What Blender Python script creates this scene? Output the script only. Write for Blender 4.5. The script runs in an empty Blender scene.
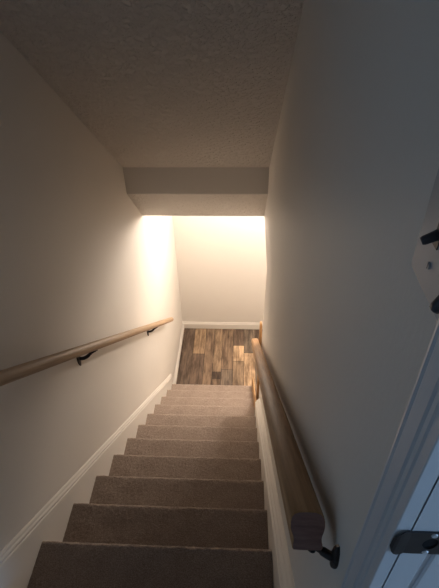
import bpy, bmesh, math, random
from mathutils import Vector, Matrix, noise
random.seed(4)
COL = bpy.context.scene.collection
RUN, RISE = .254, .2107
S = RISE / RUN
XL, XR = -.010, .897          # stairwell wall faces
W = .8601                     # carpet width
ZF = -11 * RISE               # lower floor
ZU = RISE                     # upper landing
YF = 3.646                    # far wall
YE = 1.80                     # where the right wall ends

# ------------------------------------------------------------------ materials
def new_mat(name, rough=.6, spec=.3):
    m = bpy.data.materials.new(name); m.use_nodes = True
    nt = m.node_tree; b = nt.nodes['Principled BSDF']
    b.inputs['Roughness'].default_value = rough
    b.inputs['Specular IOR Level'].default_value = spec
    return m, nt, b

def coords(nt, scale=(1, 1, 1)):
    tc = nt.nodes.new('ShaderNodeTexCoord'); mp = nt.nodes.new('ShaderNodeMapping')
    mp.inputs['Scale'].default_value = scale
    nt.links.new(tc.outputs['Object'], mp.inputs['Vector'])
    return mp.outputs['Vector']

def nz(nt, vec, scale, detail=3, rough=.55):
    n = nt.nodes.new('ShaderNodeTexNoise'); n.inputs['Scale'].default_value = scale
    n.inputs['Detail'].default_value = detail; n.inputs['Roughness'].default_value = rough
    nt.links.new(vec, n.inputs['Vector']); return n.outputs['Fac']

def ramp(nt, fac, stops):
    r = nt.nodes.new('ShaderNodeValToRGB')
    e = r.color_ramp.elements
    while len(e) < len(stops): e.new(.5)
    for i, (p, c) in enumerate(stops):
        e[i].position = p; e[i].color = (*c, 1)
    nt.links.new(fac, r.inputs['Fac']); return r.outputs['Color']

def bump(nt, b, h, strength, dist, prev=None):
    n = nt.nodes.new('ShaderNodeBump'); n.inputs['Strength'].default_value = strength
    n.inputs['Distance'].default_value = dist
    nt.links.new(h, n.inputs['Height'])
    if prev: nt.links.new(prev, n.inputs['Normal'])
    nt.links.new(n.outputs['Normal'], b.inputs['Normal']); return n.outputs['Normal']

def plaster(name, c, s1=90, st=.15, d=.002, rough=.6):
    m, nt, b = new_mat(name, rough, .25); v = coords(nt)
    k = .97
    nt.links.new(ramp(nt, nz(nt, v, 1.7, 4), [(.3, tuple(x * k for x in c)), (.7, c)]), b.inputs['Base Color'])
    bump(nt, b, nz(nt, v, s1, 3), st, d); return m

M_WALL = plaster('warm_white_paint', (.80, .755, .695), 120, .22, .0015, .55)
M_TRIM = plaster('white_trim_paint', (.80, .755, .695), 40, .05, .001, .6)
M_JAMB = plaster('door_frame_paint', (.70, .715, .75), 30, .05, .001, .3)
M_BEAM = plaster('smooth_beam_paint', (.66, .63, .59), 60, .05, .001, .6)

def mk_ceiling():
    m, nt, b = new_mat('textured_ceiling', .8, .15); v = coords(nt)
    vo = nt.nodes.new('ShaderNodeTexVoronoi'); vo.inputs['Scale'].default_value = 38
    nt.links.new(v, vo.inputs['Vector'])
    f = nz(nt, v, 42, 4, .62)
    r = nt.nodes.new('ShaderNodeMapRange'); r.inputs['From Min'].default_value = .45; r.inputs['From Max'].default_value = .6
    nt.links.new(f, r.inputs['Value'])
    b.inputs['Base Color'].default_value = (.76, .715, .66, 1)
    n1 = bump(nt, b, r.outputs['Result'], 1.0, .0065)
    bump(nt, b, vo.outputs['Distance'], .5, .003, n1)
    return m
M_CEIL = mk_ceiling()

def mk_carpet():
    m, nt, b = new_mat('taupe_carpet', .95, .05); v = coords(nt)
    mx = nt.nodes.new('ShaderNodeMix'); mx.data_type = 'RGBA'; mx.inputs['Factor'].default_value = .55
    a = ramp(nt, nz(nt, v, 9, 4, .7), [(.3, (.30, .228, .185)), (.7, (.46, .368, .312))])
    c = ramp(nt, nz(nt, v, 260, 2, .7), [(.32, (.12, .085, .066)), (.70, (.72, .585, .49))])
    nt.links.new(a, mx.inputs['A']); nt.links.new(c, mx.inputs['B'])
    nt.links.new(mx.outputs['Result'], b.inputs['Base Color'])
    b.inputs['Sheen Weight'].default_value = .35; b.inputs['Sheen Roughness'].default_value = .5
    b.inputs['Sheen Tint'].default_value = (.85, .75, .66, 1)
    n1 = bump(nt, b, nz(nt, v, 330, 2, .7), 1.0, .005)
    bump(nt, b, nz(nt, v, 60, 3, .6), .6, .006, n1)
    return m
M_CARPET = mk_carpet()

def mk_oak(name, dark, mid, light, axis_scale):
    m, nt, b = new_mat(name, .5, .25); v = coords(nt, axis_scale)
    f = nz(nt, v, 9, 6, .65)
    nt.links.new(ramp(nt, f, [(.25, dark), (.5, mid), (.75, light)]), b.inputs['Base Color'])
    bump(nt, b, nz(nt, v, 30, 4, .7), .25, .001); return m
# grain runs along local X of the rails
M_OAK = mk_oak('honey_oak', (.24, .12, .05), (.43, .24, .11), (.56, .35, .185), (.35, 9, 9))
M_OAKV = mk_oak('honey_oak_upright', (.30, .15, .06), (.50, .28, .12), (.60, .38, .19), (9, 9, .5))
M_PALE = mk_oak('pale_wood', (.34, .215, .125), (.46, .31, .19), (.56, .40, .26), (.35, 9, 9))
M_ENDG = mk_oak('oak_end_grain', (.17, .095, .08), (.26, .15, .13), (.34, .21, .19), (2, 1.5, 11))

def metal(name, c, rough=.4, met=.9):
    m, nt, b = new_mat(name, rough, .5); b.inputs['Metallic'].default_value = met
    v = coords(nt)
    nt.links.new(ramp(nt, nz(nt, v, 60, 3), [(.3, tuple(x * .8 for x in c)), (.7, c)]), b.inputs['Base Color'])
    return m
M_BRONZE = metal('dark_bronze', (.035, .03, .03), .45, .6)
M_STRIKE = metal('strike_metal', (.10, .095, .10), .35, .9)
M_SCREW = metal('screw_steel', (.75, .75, .78), .4, .3)
M_DARKP = metal('dark_toggle_plastic', (.06, .062, .075), .35, 0)
M_HOLE_SHADE = plaster('latch_hole_shade', (.012, .012, .014), 30, .02, .0005, 1.0)  # near-black colour stands in for the shade inside the latch hole
M_PLATE = plaster('switch_plate_plastic', (.46, .465, .48), 30, .02, .0005, .35)

def mk_planks():
    m, nt, b = new_mat('rustic_plank_floor', .5, .35)
    at = nt.nodes.new('ShaderNodeAttribute'); at.attribute_name = 'plank'
    v = coords(nt, (13, 1.0, 1)); f = nz(nt, v, 4.2, 6, .7)
    v2 = coords(nt, (3.2, .8, 1)); f2 = nz(nt, v2, 5.5, 4, .6)
    g = ramp(nt, f, [(.3, (.38, .34, .32)), (.5, (.95, .93, .9)), (.72, (1.45, 1.4, 1.34))])
    g2 = ramp(nt, f2, [(.35, (.5, .47, .45)), (.55, (1, 1, 1)), (.7, (1.2, 1.17, 1.12))])
    a = nt.nodes.new('ShaderNodeMix'); a.data_type = 'RGBA'; a.blend_type = 'MULTIPLY'; a.inputs['Factor'].default_value = 1
    c = nt.nodes.new('ShaderNodeMix'); c.data_type = 'RGBA'; c.blend_type = 'MULTIPLY'; c.inputs['Factor'].default_value = 1
    nt.links.new(at.outputs['Color'], a.inputs['A']); nt.links.new(g, a.inputs['B'])
    nt.links.new(a.outputs['Result'], c.inputs['A']); nt.links.new(g2, c.inputs['B'])
    nt.links.new(c.outputs['Result'], b.inputs['Base Color'])
    bump(nt, b, f, .2, .001); return m
M_PLANK = mk_planks()

# ------------------------------------------------------------------ helpers
def link(name, bm, mats, parent=None, smooth=False, loc=None):
    me = bpy.data.meshes.new(name)
    bmesh.ops.recalc_face_normals(bm, faces=bm.faces)
    bm.to_mesh(me); bm.free()
    for m in (mats if isinstance(mats, (list, tuple)) else [mats]): me.materials.append(m)
    if smooth:
        for p in me.polygons: p.use_smooth = True
    o = bpy.data.objects.new(name, me); COL.objects.link(o)
    if parent: o.parent = parent
    if loc: o.location = loc
    return o

def empty(name, loc=(0, 0, 0)):
    o = bpy.data.objects.new(name, None); COL.objects.link(o); o.location = loc
    o.empty_display_size = .1; return o

def tag(o, label, cat, group=None):
    o['label'] = label; o['category'] = cat
    if group: o['group'] = group
    return o

def struct(o, label=None):
    o['kind'] = 'structure'
    if label: o['label'] = label
    return o

def box(bm, x0, x1, y0, y1, z0, z1, bev=0, seg=2):
    vs = [bm.verts.new((x, y, z)) for x in (x0, x1) for y in (y0, y1) for z in (z0, z1)]
    idx = [(0, 1, 3, 2), (4, 6, 7, 5), (0, 4, 5, 1), (2, 3, 7, 6), (0, 2, 6, 4), (1, 5, 7, 3)]
    fs = [bm.faces.new([vs[i] for i in f]) for f in idx]
    if bev:
        es = list({e for f in fs for e in f.edges})
        bmesh.ops.bevel(bm, geom=es, offset=bev, segments=seg, affect='EDGES', profile=.5)

def prism_x(bm, pts, x0, x1):
    """polygon in (y,z) pushed along X"""
    a = [bm.verts.new((x0, y, z)) for y, z in pts]; b = [bm.verts.new((x1, y, z)) for y, z in pts]
    n = len(pts); bm.faces.new(a); bm.faces.new(b[::-1])
    for i in range(n): bm.faces.new((a[i], a[(i + 1) % n], b[(i + 1) % n], b[i]))

def sweep(bm, prof, A, B, mat_end=None):
    """profile of (side, up) offsets swept from A to B; side = world X"""
    A, B = Vector(A), Vector(B); d = (B - A).normalized()
    s = Vector((1, 0, 0)); s = (s - d * s.dot(d)).normalized(); u = s.cross(d)
    if u.z < 0: u = -u
    ra = [bm.verts.new(A + s * p + u * q) for p, q in prof]
    rb = [bm.verts.new(B + s * p + u * q) for p, q in prof]
    n = len(prof); fa = bm.faces.new(ra); fb = bm.faces.new(rb[::-1])
    for i in range(n):
        f = bm.faces.new((ra[i], ra[(i + 1) % n], rb[(i + 1) % n], rb[i])); f.smooth = True
    if mat_end is not None: fa.material_index = mat_end; fb.material_index = mat_end
    return fa, fb

def tube(bm, pts, rad, seg=12, squash=None):
    pts = [Vector(p) for p in pts]; rings = []
    ref = Vector((0, 1, 0))
    if abs((pts[-1] - pts[0]).normalized().y) > .9: ref = Vector((0, 0, 1))
    for i, p in enumerate(pts):
        d = (pts[min(i + 1, len(pts) - 1)] - pts[max(i - 1, 0)]).normalized()
        a = (ref - d * ref.dot(d)).normalized(); c = d.cross(a)
        r = rad[i] if isinstance(rad, (list, tuple)) else rad
        rings.append([bm.verts.new(p + (a * math.cos(t) + c * math.sin(t)) * r)
                      for t in [2 * math.pi * k / seg for k in range(seg)]])
    for r0, r1 in zip(rings, rings[1:]):
        for k in range(seg): bm.faces.new((r0[k], r0[(k + 1) % seg], r1[(k + 1) % seg], r1[k]))
    bm.faces.new(rings[0][::-1]); bm.faces.new(rings[-1])

def bez(p0, p1, p2, p3, n=14):
    p0, p1, p2, p3 = map(Vector, (p0, p1, p2, p3)); o = []
    for i in range(n + 1):
        t = i / n; o.append((1 - t) ** 3 * p0 + 3 * t * (1 - t) ** 2 * p1 + 3 * t * t * (1 - t) * p2 + t ** 3 * p3)
    return o

# ------------------------------------------------------------------ the shell
XB, XO = 2.7, 3.3             # lower room / upper side room outer walls
YB = -1.75                    # wall behind the camera
YS = -2.6                     # back wall of the upper side room
def ceil_z(y): return .5963 + (1.9757 - y) * S
ZC = 2.63
YT = 1.9757 - (ZC - .5963) / S

# lower floor: planks laid along Y, one colour each
bm = bmesh.new(); cl = bm.loops.layers.float_color.new('plank')
TONES = [(.235, .165, .115), (.15, .105, .078), (.30, .215, .145), (.145, .105, .08), (.20, .155, .12), (.34, .24, .155)]
def plank(x0, x1, y0, y1, c):
    g = .0022
    vs = [bm.verts.new(p) for p in ((x0 + g, y0 + g, ZF), (x1 - g, y0 + g, ZF), (x1 - g, y1 - g, ZF), (x0 + g, y1 - g, ZF))]
    f = bm.faces.new(vs)
    for l in f.loops: l[cl] = (*c, 1)
LIGHT = (.56, .40, .26)
seams = [-.10, .025, .155, .30, .41, .51, .645, .775, .91, 1.04]
rows = {
    1: [(2.2, 3.66, 3)],
    2: [(2.2, 3.187, 1), (3.187, 3.66, 5)],
    3: [(2.2, 3.66, 0)],
    4: [(2.2, 2.80, 0), (2.80, 2.905, 'd'), (2.905, 3.66, 2)],
    5: [(2.2, 2.943, 4), (2.943, 3.66, 0)],
    6: [(2.2, 3.08, 2), (3.08, 3.336, 'l'), (3.336, 3.66, 1)],
    7: [(2.2, 3.216, 'l'), (3.216, 3.66, 4)],
}
for i in range(len(seams) - 1):
    if i in rows:
        for y0, y1, t in rows[i]:
            plank(seams[i], seams[i + 1], y0, y1, LIGHT if t == 'l' else (.11, .075, .055) if t == 'd' else TONES[t])
    else:
        plank(seams[i], seams[i + 1], 2.2, 3.05, TONES[4]); plank(seams[i], seams[i + 1], 3.05, 3.66, TONES[1])
x = 1.04
while x < XB + .1:
    y = 1.6
    while y < 3.66:
        y1 = min(3.66, y + random.uniform(.4, 1.1)); plank(x, x + .13, y, y1, random.choice(TONES)); y = y1
    x += .13
# dark joints and body of the floor
vs0 = len(bm.verts)
box(bm, XL - .12, XB + .12, 1.5, YF + .12, ZF - .1, ZF - .0015)
bm.faces.ensure_lookup_table()
for f in bm.faces[-6:]:
    for l in f.loops: l[cl] = (.045, .032, .025, 1)
struct(link('floor', bm, M_PLANK))

# upper landing floor (carpeted, ends at the first riser)
bm = bmesh.new(); box(bm, XL - .12, XO, YS - .1, -.30, ZU - .2, ZU)
struct(link('floor', bm, M_CARPET))

# left wall
bm = bmesh.new(); box(bm, XL - .12, XL, YB - .1, YF + .1, ZF - .05, ZC + .1)
struct(link('wall_left', bm, M_WALL))
# far wall
bm = bmesh.new(); box(bm, XL, XB + .1, YF, YF + .12, ZF - .05, .2)
struct(link('wall_far', bm, M_WALL))
# right wall: one slab with the doorway of the upper landing, its lower end rises to a header over the side opening
YJ = -.556; YJ2 = -1.36; ZD = ZU + 2.06
bm = bmesh.new()
prism_x(bm, [(YJ + .004, ZF - .05), (YE + .12, ZF - .05), (YE + .09, -1.1), (YE - .02, -.40), (YE - .115, .03), (2.27, .075), (2.33, .0609), (2.33, .75),
             (1.6, ZC + .1), (YJ + .004, ZC + .1)], XR, XR + .114)
struct(link('wall_right', bm, M_WALL))
bm = bmesh.new()
box(bm, XR, XR + .114, YJ2 - .004, YJ + .004, ZD + .004, ZC + .1)
box(bm, XR, XR + .114, YB, YJ2 - .004, ZU - .2, ZC + .1)
struct(link('wall_right', bm, M_WALL))
# header over the side opening at the landing
bm = bmesh.new(); box(bm, XR + .02, XR + .114, 2.33, YF, .0609, .2)
struct(link('wall_right_header', bm, M_WALL)).name = 'trim_5'
# walls of the lower side room
bm = bmesh.new(); box(bm, XB, XB + .1, 1.6, YF, ZF - .05, .2)
struct(link('wall_right_room', bm, M_WALL)).name = 'wall_room_right'
bm = bmesh.new(); box(bm, XR + .114, XB, 1.62, 1.72, ZF - .05, .2)
struct(link('wall_room_near', bm, M_WALL))
# walls of the upper landing / side room
bm = bmesh.new(); box(bm, XL, XR + .114, YB - .1, YB, ZU - .2, ZC + .1)
struct(link('wall_back', bm, M_WALL))
bm = bmesh.new(); box(bm, XR + .114, XO, -.42, -.32, ZU - .2, ZC + .1)
struct(link('wall_side_room', bm, M_WALL))
wy0, wy1, wz0, wz1 = -1.88, -1.18, 1.15, 2.25
bm = bmesh.new(); box(bm, XR, XO + .12, YS - .1, YS, ZU - .2, ZC + .1)
struct(link('wall_side_room', bm, M_WALL))
bm = bmesh.new(); box(bm, XR, XR + .114, YS, YB - .1, ZU - .2, ZC + .1)
struct(link('wall_side_room', bm, M_WALL))
bm = bmesh.new()
box(bm, XO, XO + .12, YS, wy0, ZU - .2, ZC + .1); box(bm, XO, XO + .12, wy1, -.32, ZU - .2, ZC + .1)
box(bm, XO, XO + .12, wy0, wy1, ZU - .2, wz0); box(bm, XO, XO + .12, wy0, wy1, wz1, ZC + .1)
struct(link('wall_outer', bm, M_WALL))
win = struct(empty('window_1', (XO + .04, (wy0 + wy1) / 2, wz0)))
bm = bmesh.new(); hw = (wy1 - wy0) / 2; hh = wz1 - wz0
box(bm, 0, .05, -hw, -hw + .04, 0, hh); box(bm, 0, .05, hw - .04, hw, 0, hh)
box(bm, 0, .05, -hw + .04, hw - .04, 0, .04); box(bm, 0, .05, -hw + .04, hw - .04, hh - .04, hh)
link('window_frame', bm, M_TRIM, win)

# ceilings
def slab(name, y0, z0, y1, z1, x0, x1, mat, th=.12):
    bm = bmesh.new(); prism_x(bm, [(y0, z0), (y1, z1), (y1, z1 + th), (y0, z0 + th)], x0, x1)
    return struct(link(name, bm, mat))
slab('ceiling', YS - .1, ZC, YT, ZC, XL - .12, XO, M_CEIL)
slab('ceiling', YT, ZC, 1.99, ceil_z(1.99), XL, XR, M_CEIL)
# dropped beam face and the steeper soffit below it
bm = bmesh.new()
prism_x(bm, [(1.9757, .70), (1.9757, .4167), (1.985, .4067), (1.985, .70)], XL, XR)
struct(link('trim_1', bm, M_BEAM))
bm = bmesh.new()
prism_x(bm, [(1.985, .4080), (2.3193, .0609), (2.3193, .20), (2.06, .62), (1.985, .62)], XL, XR)
struct(link('ceiling', bm, M_CEIL))
slab('ceiling', 2.3193, .0609, YF + .1, .0609, XL, XR, M_CEIL)
slab('ceiling', 1.62, .0609, YF + .1, .0609, XR + .114, XB + .1, M_CEIL)

# ------------------------------------------------------------------ skirt boards and baseboards
def skirt(name, xw, xi, y0, y1, drop=.20):
    """skirt following the stair slope: board face at xi, moulded cap stepping back to the wall xw"""
    s = 1 if xi > xw else -1; t = abs(xi - xw)
    prof = [(0, -drop), (t, -drop), (t, .092), (t * .93, .097), (t * .70, .098), (t * .72, .104), (t * .80, .108),
            (t * .72, .114), (t * .5, .120), (t * .42, .128), (t * .2, .136), (0, .137)]
    bm = bmesh.new()
    a = [bm.verts.new((xw + s * p, y0, h - S * y0)) for p, h in prof]
    b = [bm.verts.new((xw + s * p, y1, h - S * y1)) for p, h in prof]
    n = len(prof); bm.faces.new(a); bm.faces.new(b[::-1])
    for i in range(n): bm.faces.new((a[i], a[(i + 1) % n], b[(i + 1) % n], b[i]))
    return struct(link(name, bm, M_TRIM))
skirt('trim_2', XL, .005, -.30, 2.60)
skirt('trim_3', XR, .861, -.30, YE - .10)

def baseprof(h):
    return [(0, 0), (.015, 0), (.015, h * .74), (.0125, h * .76), (.0125, h * .80), (.009, h * .86), (.006, h * .95), (.004, h), (0, h)]
def base_x(name, x0, x1, y, h=.10):
    bm = bmesh.new(); pr = baseprof(h)
    a = [bm.verts.new((x0, y - p, ZF + q)) for p, q in pr]; b = [bm.verts.new((x1, y - p, ZF + q)) for p, q in pr]
    n = len(pr); bm.faces.new(a); bm.faces.new(b[::-1])
    for i in range(n): bm.faces.new((a[i], a[(i + 1) % n], b[(i + 1) % n], b[i]))
    return struct(link(name, bm, M_TRIM))
def base_y(name, y0, y1, x, h=.10):
    bm = bmesh.new(); pr = baseprof(h)
    a = [bm.verts.new((x + p, y0, ZF + q)) for p, q in pr]; b = [bm.verts.new((x + p, y1, ZF + q)) for p, q in pr]
    n = len(pr); bm.faces.new(a); bm.faces.new(b[::-1])
    for i in range(n): bm.faces.new((a[i], a[(i + 1) % n], b[(i + 1) % n], b[i]))
    return struct(link(name, bm, M_TRIM))
base_x('baseboard_far', XL, XB, YF)
base_y('baseboard_left', 2.60, YF - .015, XL + .006)

# ------------------------------------------------------------------ staircase
def step_mesh():
    """carpet over one tread and the riser below it, local origin at the tread's front edge"""
    r = .017; ov = .022
    P = [(-RUN - ov, 0)]
    n = 26
    for i in range(1, n): P.append((-RUN - ov + (RUN + ov - r) * i / n, 0))
    for i in range(13):
        a = math.pi / 2 - math.pi * i / 12
        P.append((-r + r * math.cos(a), -r + r * math.sin(a)))
    P += [(-ov, -2 * r - .002), (-ov, -.06), (-ov, -.09), (-ov, -.12), (-ov, -.15), (-ov, -.18), (-ov, -RISE)]
    nx = 150
    bm = bmesh.new(); grid = []
    for j in range(nx + 1):
        x = W * j / nx; row = []
        for i, (y, z) in enumerate(P):
            k = noise.noise(Vector((x * 95, y * 95, z * 95))) * .0030 + noise.noise(Vector((x * 11, y * 14, z * 9))) * .0022
            if 0 < i < len(P) - 1:
                up = 1 if i < 30 else .2
                row.append(bm.verts.new((x, y + k * .5, z + k * up)))
            else: row.append(bm.verts.new((x, y, z)))
        grid.append(row)
    for j in range(nx):
        for i in range(len(P) - 1):
            bm.faces.new((grid[j][i], grid[j + 1][i], grid[j + 1][i + 1], grid[j][i + 1]))
    # closed body underneath
    for row, flip in ((grid[0], 1), (grid[-1], 0)):
        c = bm.verts.new((row[0].co.x, -RUN - ov, -RISE))
        loop = row + [c]
        bm.faces.new(loop if flip else loop[::-1])
    a, b = grid[0][0], grid[-1][0]
    ring0 = [v for v in bm.verts if abs(v.co.y + RUN + ov) < 1e-6 and abs(v.co.z + RISE) < 1e-6]
    return bm
stairs = tag(empty('staircase', (0, 0, ZF)), 'straight flight of stairs in taupe carpet going down to the wood plank floor', 'staircase')
bmS = step_mesh()
proto = link('carpeted_step', bmS, M_CARPET, stairs, smooth=True, loc=(0, 10 * RUN, -10 * RISE - ZF))
for k in range(-1, 10):
    c = proto.copy(); COL.objects.link(c); c.parent = stairs; c.location = (0, k * RUN, -k * RISE - ZF)

# ------------------------------------------------------------------ handrails
def bracket(parent, wx, plate, tip, side, big=1.0, straight=False):
    """wall bracket: leaf-shaped wall plate, curved arm and saddle under the rail. coordinates relative to parent"""
    py, pz = plate
    bm = bmesh.new()
    pts = [(0, .040), (.008, .030), (.0125, .014), (.0135, 0), (.0115, -.014), (.007, -.028), (0, -.040)]
    out = [(y, z) for y, z in pts] + [(-y, z) for y, z in reversed(pts[1:-1])]
    f0 = [bm.verts.new((wx, py + y * big, pz + z * big)) for y, z in out]
    f1 = [bm.verts.new((wx + side * .005, py + y * big * .9, pz + z * big * .94)) for y, z in out]
    f2 = [bm.verts.new((wx + side * .008, py + y * big * .6, pz + z * big * .65)) for y, z in out]
    n = len(out)
    for r0, r1 in ((f0, f1), (f1, f2)):
        for i in range(n): bm.faces.new((r0[i], r0[(i + 1) % n], r1[(i + 1) % n], r1[i]))
    bm.faces.new(f0); bm.faces.new(f2[::-1])
    br = link('bracket', bm, M_BRONZE, parent)
    tx, ty, tz = tip
    if straight:
        mid = ((wx + tx) / 2, (py + ty) / 2, pz + (tz - pz) * .42)
    bm = bmesh.new()
    s = (wx + side * .004, py, pz)
    if straight: tube(bm, bez(s, (wx + side * .012, py, pz + .002), (tx - side * .012, ty, tz - .012), (tx, ty, tz - .001)), [.0075] * 8 + [.006] * 7)
    else: tube(bm, bez(s, (wx + side * .045, py + .004, pz - .012), (tx - side * .030, ty, tz - .012), (tx, ty, tz - .002)),
         [.0085] * 8 + [.0070] * 7)
    link('bracket_arm', bm, M_BRONZE, br, smooth=True)
    bm = bmesh.new()
    d = Vector((0, RUN, -RISE)).normalized(); u = Vector((0, RISE, RUN)).normalized()
    for sx, rr in ((1, 1),):
        v = []
        for k in range(16):
            t = 2 * math.pi * k / 16
            v.append(Vector((tx, ty, tz)) + d * math.cos(t) * .027 + Vector((1, 0, 0)) * math.sin(t) * .009)
        a = [bm.verts.new(q - u * .003) for q in v]; b = [bm.verts.new(q + u * .001) for q in v]
        bm.faces.new(a); bm.faces.new(b[::-1])
        for i in range(16): bm.faces.new((a[i], a[(i + 1) % 16], b[(i + 1) % 16], b[i]))
    link('saddle', bm, M_BRONZE, br)
    return br

def rail_object(name, parent, A, B, prof, mats, off, bevel_end=.0):
    """rail mesh whose local X runs along the rail (so the grain follows it)"""
    A, B = Vector(A), Vector(B); L = (B - A).length; d = (B - A).normalized()
    side = Vector((1, 0, 0)); up = side.cross(d); 
    if up.z < 0: up = -up
    bm = bmesh.new()
    n = len(prof); rings = []
    sx = [(0, 1 if not bevel_end else .72), (bevel_end * .35, .93), (bevel_end, 1), (L - bevel_end, 1), (L - bevel_end * .35, .93), (L, .72)] if bevel_end \
        else [(0, .955), (.004, 1), (L - .004, 1), (L, .955)]
    cx = sum(p for p, q in prof) / n; cz = sum(q for p, q in prof) / n
    for x, k in sx:
        rings.append([bm.verts.new((x, cx + (p - cx) * k, cz + (q - cz) * k)) for p, q in prof])
    for r0, r1 in zip(rings, rings[1:]):
        for i in range(n):
            f = bm.faces.new((r0[i], r0[(i + 1) % n], r1[(i + 1) % n], r1[i])); f.smooth = True
    e0 = bm.faces.new(rings[0]); e1 = bm.faces.new(rings[-1][::-1])
    e0.material_index = e1.material_index = 1
    o = link(name, bm, mats, parent)
    Mx = Matrix((d, side, up)).transposed().to_4x4()
    Mx.translation = A + Vector(off)
    o.matrix_local = Mx
    return o

# left: round pale rail
rootL = tag(empty('handrail', (0, 1.2, 0)), 'slim round pale wood handrail on dark brackets along the left wall', 'handrail')
Ls = .813
R0 = .0215
circ = [(R0 * math.cos(2 * math.pi * k / 28), R0 * math.sin(2 * math.pi * k / 28)) for k in range(28)]
yA, yB = -.34, 2.625
zA, zB = .878 - Ls * yA, .878 - Ls * yB
rail_object('rail', rootL, (.060, yA - 1.2, zA), (.060, yB - 1.2, zB), circ, [M_PALE, M_PALE], (0, 0, 0), .014)
for py, pz in ((.705, .232), (1.945, -.775)):
    ty = py + .045; tz = .878 - Ls * ty - R0 / math.cos(math.atan(Ls))
    bracket(rootL, XL, (py - 1.2, pz), (.060, ty - 1.2, tz), 1, 1.3)

# right: chunky moulded oak rail
rootR = tag(empty('handrail', (XR, .8, 0)), 'chunky moulded honey oak handrail with square-cut end along the right wall', 'handrail')
half = [(.0, 0), (.014, -.0008), (.022, -.0035), (.0265, -.009), (.0285, -.018), (.0285, -.026), (.0270, -.033), (.0245, -.039),
        (.0232, -.045), (.0234, -.051), (.0245, -.055), (.0245, -.061), (.0230, -.0635), (.012, -.064)]
prof = [(p, q) for p, q in half] + [(-p, q) for p, q in reversed(half[1:])]
A = (.849 - XR, -.387 - .8, 1.058); B = (.849 - XR, 1.95 - .8, -.834)
rail_object('rail', rootR, A, B, prof, [M_OAK, M_ENDG], (0, 0, 0))
sr = (B[2] - A[2]) / (B[1] - A[1])
def rz(y): return 1.062 + sr * (y + .392)
for py in (-.430, ):
    ty = -.405
    tz = rz(ty) - .064 / math.cos(math.atan(-sr)) - .004
    bracket(rootR, 0, (py - .8, .995), (.858 - XR, ty - .8, tz), -1, 1.0, True)
for py in (1.10,):
    tz = rz(py) - .064 / math.cos(math.atan(-sr)) - .002
    bracket(rootR, 0, (py - .8 - .03, tz - .045), (.849 - XR, py - .8, tz), -1, .85)

# oak post trim at the end of the right wall and the oak stringer below it
post = tag(empty('newel_post', (XR, YE + .08, ZF)), 'slim upright honey oak post with rounded top at the lower end of the right wall', 'post')
bm = bmesh.new()
zt = -.60 - ZF; r = .035
pts = [(-.035, .05)] + [(-.035, zt - r)] + [(-.035 + r - r * math.cos(t), zt - r + r * math.sin(t)) for t in [math.pi * k / 12 for k in range(1, 12)]] + [(.035, zt - r), (.035, .05)]
prism_x(bm, pts, -.0185, -.001)
bmesh.ops.bevel(bm, geom=[e for e in bm.edges if abs(e.verts[0].co.x - e.verts[1].co.x) < 1e-6], offset=.002, segments=2, affect='EDGES')
link('post_shaft', bm, M_OAKV, post)
bm = bmesh.new()
y0, y1 = YE - .10, 2.56
b0 = YE + .08
prism_x(bm, [(y0 - b0, .10 - S * y0 - ZF), (y1 - b0, .10 - S * y1 - ZF + .03), (y1 - b0, 0.002), (y1 - .25 - b0, .002), (y0 - b0, -.22 - S * y0 - ZF)], .8612 - XR, -.026)
link('stringer', bm, M_OAKV, post)

# ------------------------------------------------------------------ light switch next to the doorway
sw = tag(empty('light_switch', (XR, -.4775, 1.6135)), 'two gang light switch plate with dark toggles on the right wall by the doorway', 'light switch')
cy, cz = 0, 0
bm = bmesh.new(); box(bm, -.0055, 0, -.058 - .0, .075 - .0, -.0555, .0605, .0022, 3)
# far edge of the plate at y=+.075
link('cover_plate', bm, M_PLATE, sw)
def toggle(y, up, dz=0, k=.8, kt=.75):
    bm = bmesh.new(); box(bm, -.0065, -.0050, y - .0050, y + .0050, -.0115 + dz, .0115 + dz)
    t = link('toggle', bm, M_DARKP, sw)
    bm = bmesh.new()
    a = math.radians(-28 if up else -62)
    d = Vector((-math.cos(a), 0, math.sin(a))); u = Vector((math.sin(a), 0, math.cos(a)))
    secs = [(0, .0052, .0052), (.008, .0048, .0046), (.0150, .0043, .0044), (.0175, .0036, .0034)]
    rings = []
    for q, hy, hz in secs:
        c = Vector((-.0055, y, dz)) + d * q * k; hy *= kt; hz *= kt
        rings.append([bm.verts.new(c + Vector((0, 1, 0)) * hy * sy * (1 if abs(sz) == 1 else 1) + u * hz * sz) for sy, sz in ((-1, -.6), (-.6, -1), (.6, -1), (1, -.6), (1, .6), (.6, 1), (-.6, 1), (-1, .6))])
    for r0, r1 in zip(rings, rings[1:]):
        for i in range(8): bm.faces.new((r0[i], r0[(i + 1) % 8], r1[(i + 1) % 8], r1[i]))
    bm.faces.new(rings[0]); bm.faces.new(rings[-1][::-1])
    link('toggle_lever', bm, M_DARKP, t, smooth=True)
toggle(.0375, True); toggle(-.0125, False, -.016, 1.25, 1.0)
for y in (.0375, -.0085):
    for z in (-.030, .030):
        bm = bmesh.new(); tube(bm, [(-.0048, y, z), (-.0068, y, z)], .0032, 12)
        sc_ = link('screw', bm, M_PLATE, sw)
        bm = bmesh.new(); box(bm, -.0072, -.0062, y - .0005, y + .0005, z - .0028, z + .0028)
        link('screw_slot', bm, M_DARKP, sc_)

# ------------------------------------------------------------------ doorway in the right wall (casing, jambs, strike plate)
door = struct(empty('door_1', (XR, YJ, ZU)))
def dl(bm, x0, x1, y0, y1, z0, z1, bev=.0015): box(bm, x0 - XR, x1 - XR, y0 - YJ, y1 - YJ, z0 - ZU, z1 - ZU, bev)
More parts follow.
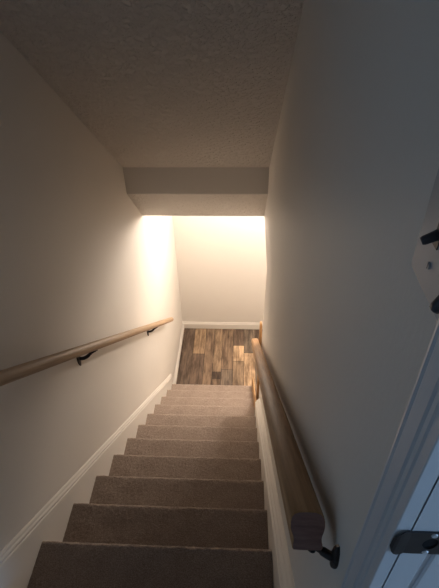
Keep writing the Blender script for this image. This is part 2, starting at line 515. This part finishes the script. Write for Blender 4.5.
# moulded casing on the far side of the opening: profile in (y, x) swept up
def casing(y_in, y_out):
    s = 1 if y_out > y_in else -1; w = abs(y_out - y_in)
    pr = [(0, XR), (0, .8825), (.001, .8815), (.010, .8815), (.012, .8850), (.0155, .8850), (.0175, .8820), (.022, .8815), (.0235, .8838), (.026, .8838), (.0275, .8812),
          (.044, .8800), (.047, .8815), (.0485, .8840), (.051, .8840), (.053, .8815), (w - .002, .8820), (w, .8840), (w, XR)]
    bm = bmesh.new(); z0, z1 = 0.0, ZD - ZU + .055
    a = [bm.verts.new((x - XR, y_in - YJ + s * p, z0)) for p, x in pr]; b = [bm.verts.new((x - XR, y_in - YJ + s * p, z1)) for p, x in pr]
    n = len(pr); bm.faces.new(a); bm.faces.new(b[::-1])
    for i in range(n): bm.faces.new((a[i], a[(i + 1) % n], b[(i + 1) % n], b[i]))
    link('casing', bm, M_JAMB, door)
casing(YJ, YJ + .0585)
casing(YJ2, YJ2 - .0585)
bm = bmesh.new(); dl(bm, .882, XR, YJ2, YJ, ZD, ZD + .055); link('casing', bm, M_JAMB, door)
# jambs: a front board and a rebated rear board
for y, s in ((YJ, 1), (YJ2, -1)):
    bm = bmesh.new()
    ya, yb = sorted((y, y + s * .016))
    yr0, yr1 = sorted((y + s * .0035, y + s * .016)); dl(bm, .8840, .8975, yr0, yr1, ZU, ZD, 0)
    dl(bm, .8940, .9235, ya, yb, ZU, ZD)
    dl(bm, .9305, 1.03, ya, yb, ZU, ZD)
    yc, yd = sorted((y + s * .0035, y + s * .016))
    dl(bm, .9205, .9335, yc, yd, ZU, ZD, 0)
    link('jamb', bm, M_JAMB, door)
bm = bmesh.new(); dl(bm, .8915, 1.03, YJ2, YJ, ZD, ZD + .016); link('jamb', bm, M_JAMB, door)
# strike plate on the far jamb
ZS = 1.346
sp_bm = bmesh.new()
# flat plate with a round latch hole, built as a ring to a rectangle
cxs, czs, rr = .9180 - XR, ZS - ZU, .0095
yf = -.0022
x0, x1, z0, z1 = .897 - XR, .9400 - XR, ZS - .0215 - ZU, ZS + .0215 - ZU
N = 32; inner, outer = [], []
for k in range(N):
    t = 2 * math.pi * k / N; c, s_ = math.cos(t), math.sin(t)
    inner.append((cxs + rr * c * .75, czs + rr * s_ * 1.15))
    sc = min(((x1 - cxs) if c > 0 else (cxs - x0)) / max(abs(c), 1e-6), ((z1 - czs) if s_ > 0 else (czs - z0)) / max(abs(s_), 1e-6))
    outer.append((cxs + c * sc, czs + s_ * sc))
I = [sp_bm.verts.new((a, yf, b)) for a, b in inner]; O = [sp_bm.verts.new((a, yf, b)) for a, b in outer]
I2 = [sp_bm.verts.new((a, -.0002, b)) for a, b in inner]; O2 = [sp_bm.verts.new((a, -.0002, b)) for a, b in outer]
for k in range(N):
    j = (k + 1) % N
    sp_bm.faces.new((I[k], I[j], O[j], O[k])); sp_bm.faces.new((I[k], I2[k], I2[j], I[j])); sp_bm.faces.new((O[k], O[j], O2[j], O2[k]))
# curled lip reaching over the casing edge
hz_ = .0150
arc = [(.897 - XR, -.0022), (.894 - XR, -.0026), (.8905 - XR, -.0032), (.8873 - XR, -.0036), (.8845 - XR, -.0032), (.8822 - XR, -.0012)]
prev = None
for i, (ax, ay) in enumerate(arc):
    h = [.0215, .0235, .0230, .0205, .0160, .008][i]
    row = [sp_bm.verts.new((ax, ay, czs + h * q)) for q in (-1, -.5, 0, .5, 1)]
    row2 = [sp_bm.verts.new((ax + (.0012 if i > 2 else 0), ay + (.0018 if i < 4 else 0), czs + h * q * .98)) for q in (-1, -.5, 0, .5, 1)]
    if prev:
        for q in range(4):
            sp_bm.faces.new((prev[0][q], prev[0][q + 1], row[q + 1], row[q])); sp_bm.faces.new((prev[1][q], row2[q], row2[q + 1], prev[1][q + 1]))
        sp_bm.faces.new((prev[0][0], row[0], row2[0], prev[1][0])); sp_bm.faces.new((prev[0][4], prev[1][4], row2[4], row[4]))
    prev = (row, row2)
for q in range(4): sp_bm.faces.new((prev[0][q], prev[0][q + 1], prev[1][q + 1], prev[1][q]))
strike = link('strike_plate', sp_bm, M_STRIKE, door)
bm = bmesh.new(); tube(bm, [(cxs, -.0008, czs), (cxs, .012, czs)], .0105, 20)  # solid plug painted dark as the hole's shade; the jamb is uncut
hole = link('latch_hole_shade_plug', bm, M_HOLE_SHADE, strike)
for q in (1, -1):
    bm = bmesh.new(); tube(bm, [(cxs - .0005, -.0020, czs + q * .0175), (cxs - .0005, -.0034, czs + q * .0175)], [.0034, .0026], 14)
    link('screw', bm, M_SCREW, strike)

# ------------------------------------------------------------------ lights
def area(name, loc, target, sx, sy, power, col):
    l = bpy.data.lights.new(name, 'AREA'); l.shape = 'RECTANGLE'; l.size = sx; l.size_y = sy
    l.energy = power; l.color = col
    o = bpy.data.objects.new(name, l); COL.objects.link(o); o.location = loc
    o.rotation_euler = (Vector(target) - Vector(loc)).to_track_quat('-Z', 'Y').to_euler(); return o
def globe(name, loc, r, power, col):
    l = bpy.data.lights.new(name, 'POINT'); l.energy = power; l.color = col; l.shadow_soft_size = r
    o = bpy.data.objects.new(name, l); COL.objects.link(o); o.location = loc; return o
globe('room_lamp', (1.25, 2.80, -.05), .10, 60, (1, .88, .765))
globe('landing_lamp', (.62, 2.90, -.15), .09, 18, (1, .87, .745))
area('window_daylight', (XO + .2, (wy0 + wy1) / 2, 1.75), (.92, YJ, 1.40), .62, 1.05, 36, (.36, .62, 1))

w = bpy.data.worlds.new('World'); bpy.context.scene.world = w; w.use_nodes = True
bg = w.node_tree.nodes['Background']; bg.inputs['Color'].default_value = (.5, .68, 1, 1); bg.inputs['Strength'].default_value = .15

# ------------------------------------------------------------------ camera
cam = bpy.data.cameras.new('Camera'); co = bpy.data.objects.new('Camera', cam); COL.objects.link(co)
pit, yaw, rol, f = .6798, -.0601, -.0251, 471.4786
fw = Vector((math.sin(yaw) * math.cos(pit), math.cos(yaw) * math.cos(pit), -math.sin(pit)))
rt = Vector((math.cos(yaw), -math.sin(yaw), 0)); up = rt.cross(fw)
c, s = math.cos(rol), math.sin(rol)
r2 = c * rt + s * up; u2 = -s * rt + c * up
Mw = Matrix((r2, u2, -fw)).transposed().to_4x4(); Mw.translation = (.7373, -.7638, 1.8128)
co.matrix_world = Mw
cam.sensor_fit = 'VERTICAL'; cam.sensor_height = 24; cam.lens = f / 588 * 24; cam.clip_start = .02
sc = bpy.context.scene; sc.camera = co
sc.view_settings.view_transform = 'Standard'; sc.view_settings.look = 'None'
sc.view_settings.gamma = 1; sc.view_settings.use_curve_mapping = False; sc.view_settings.exposure = 0
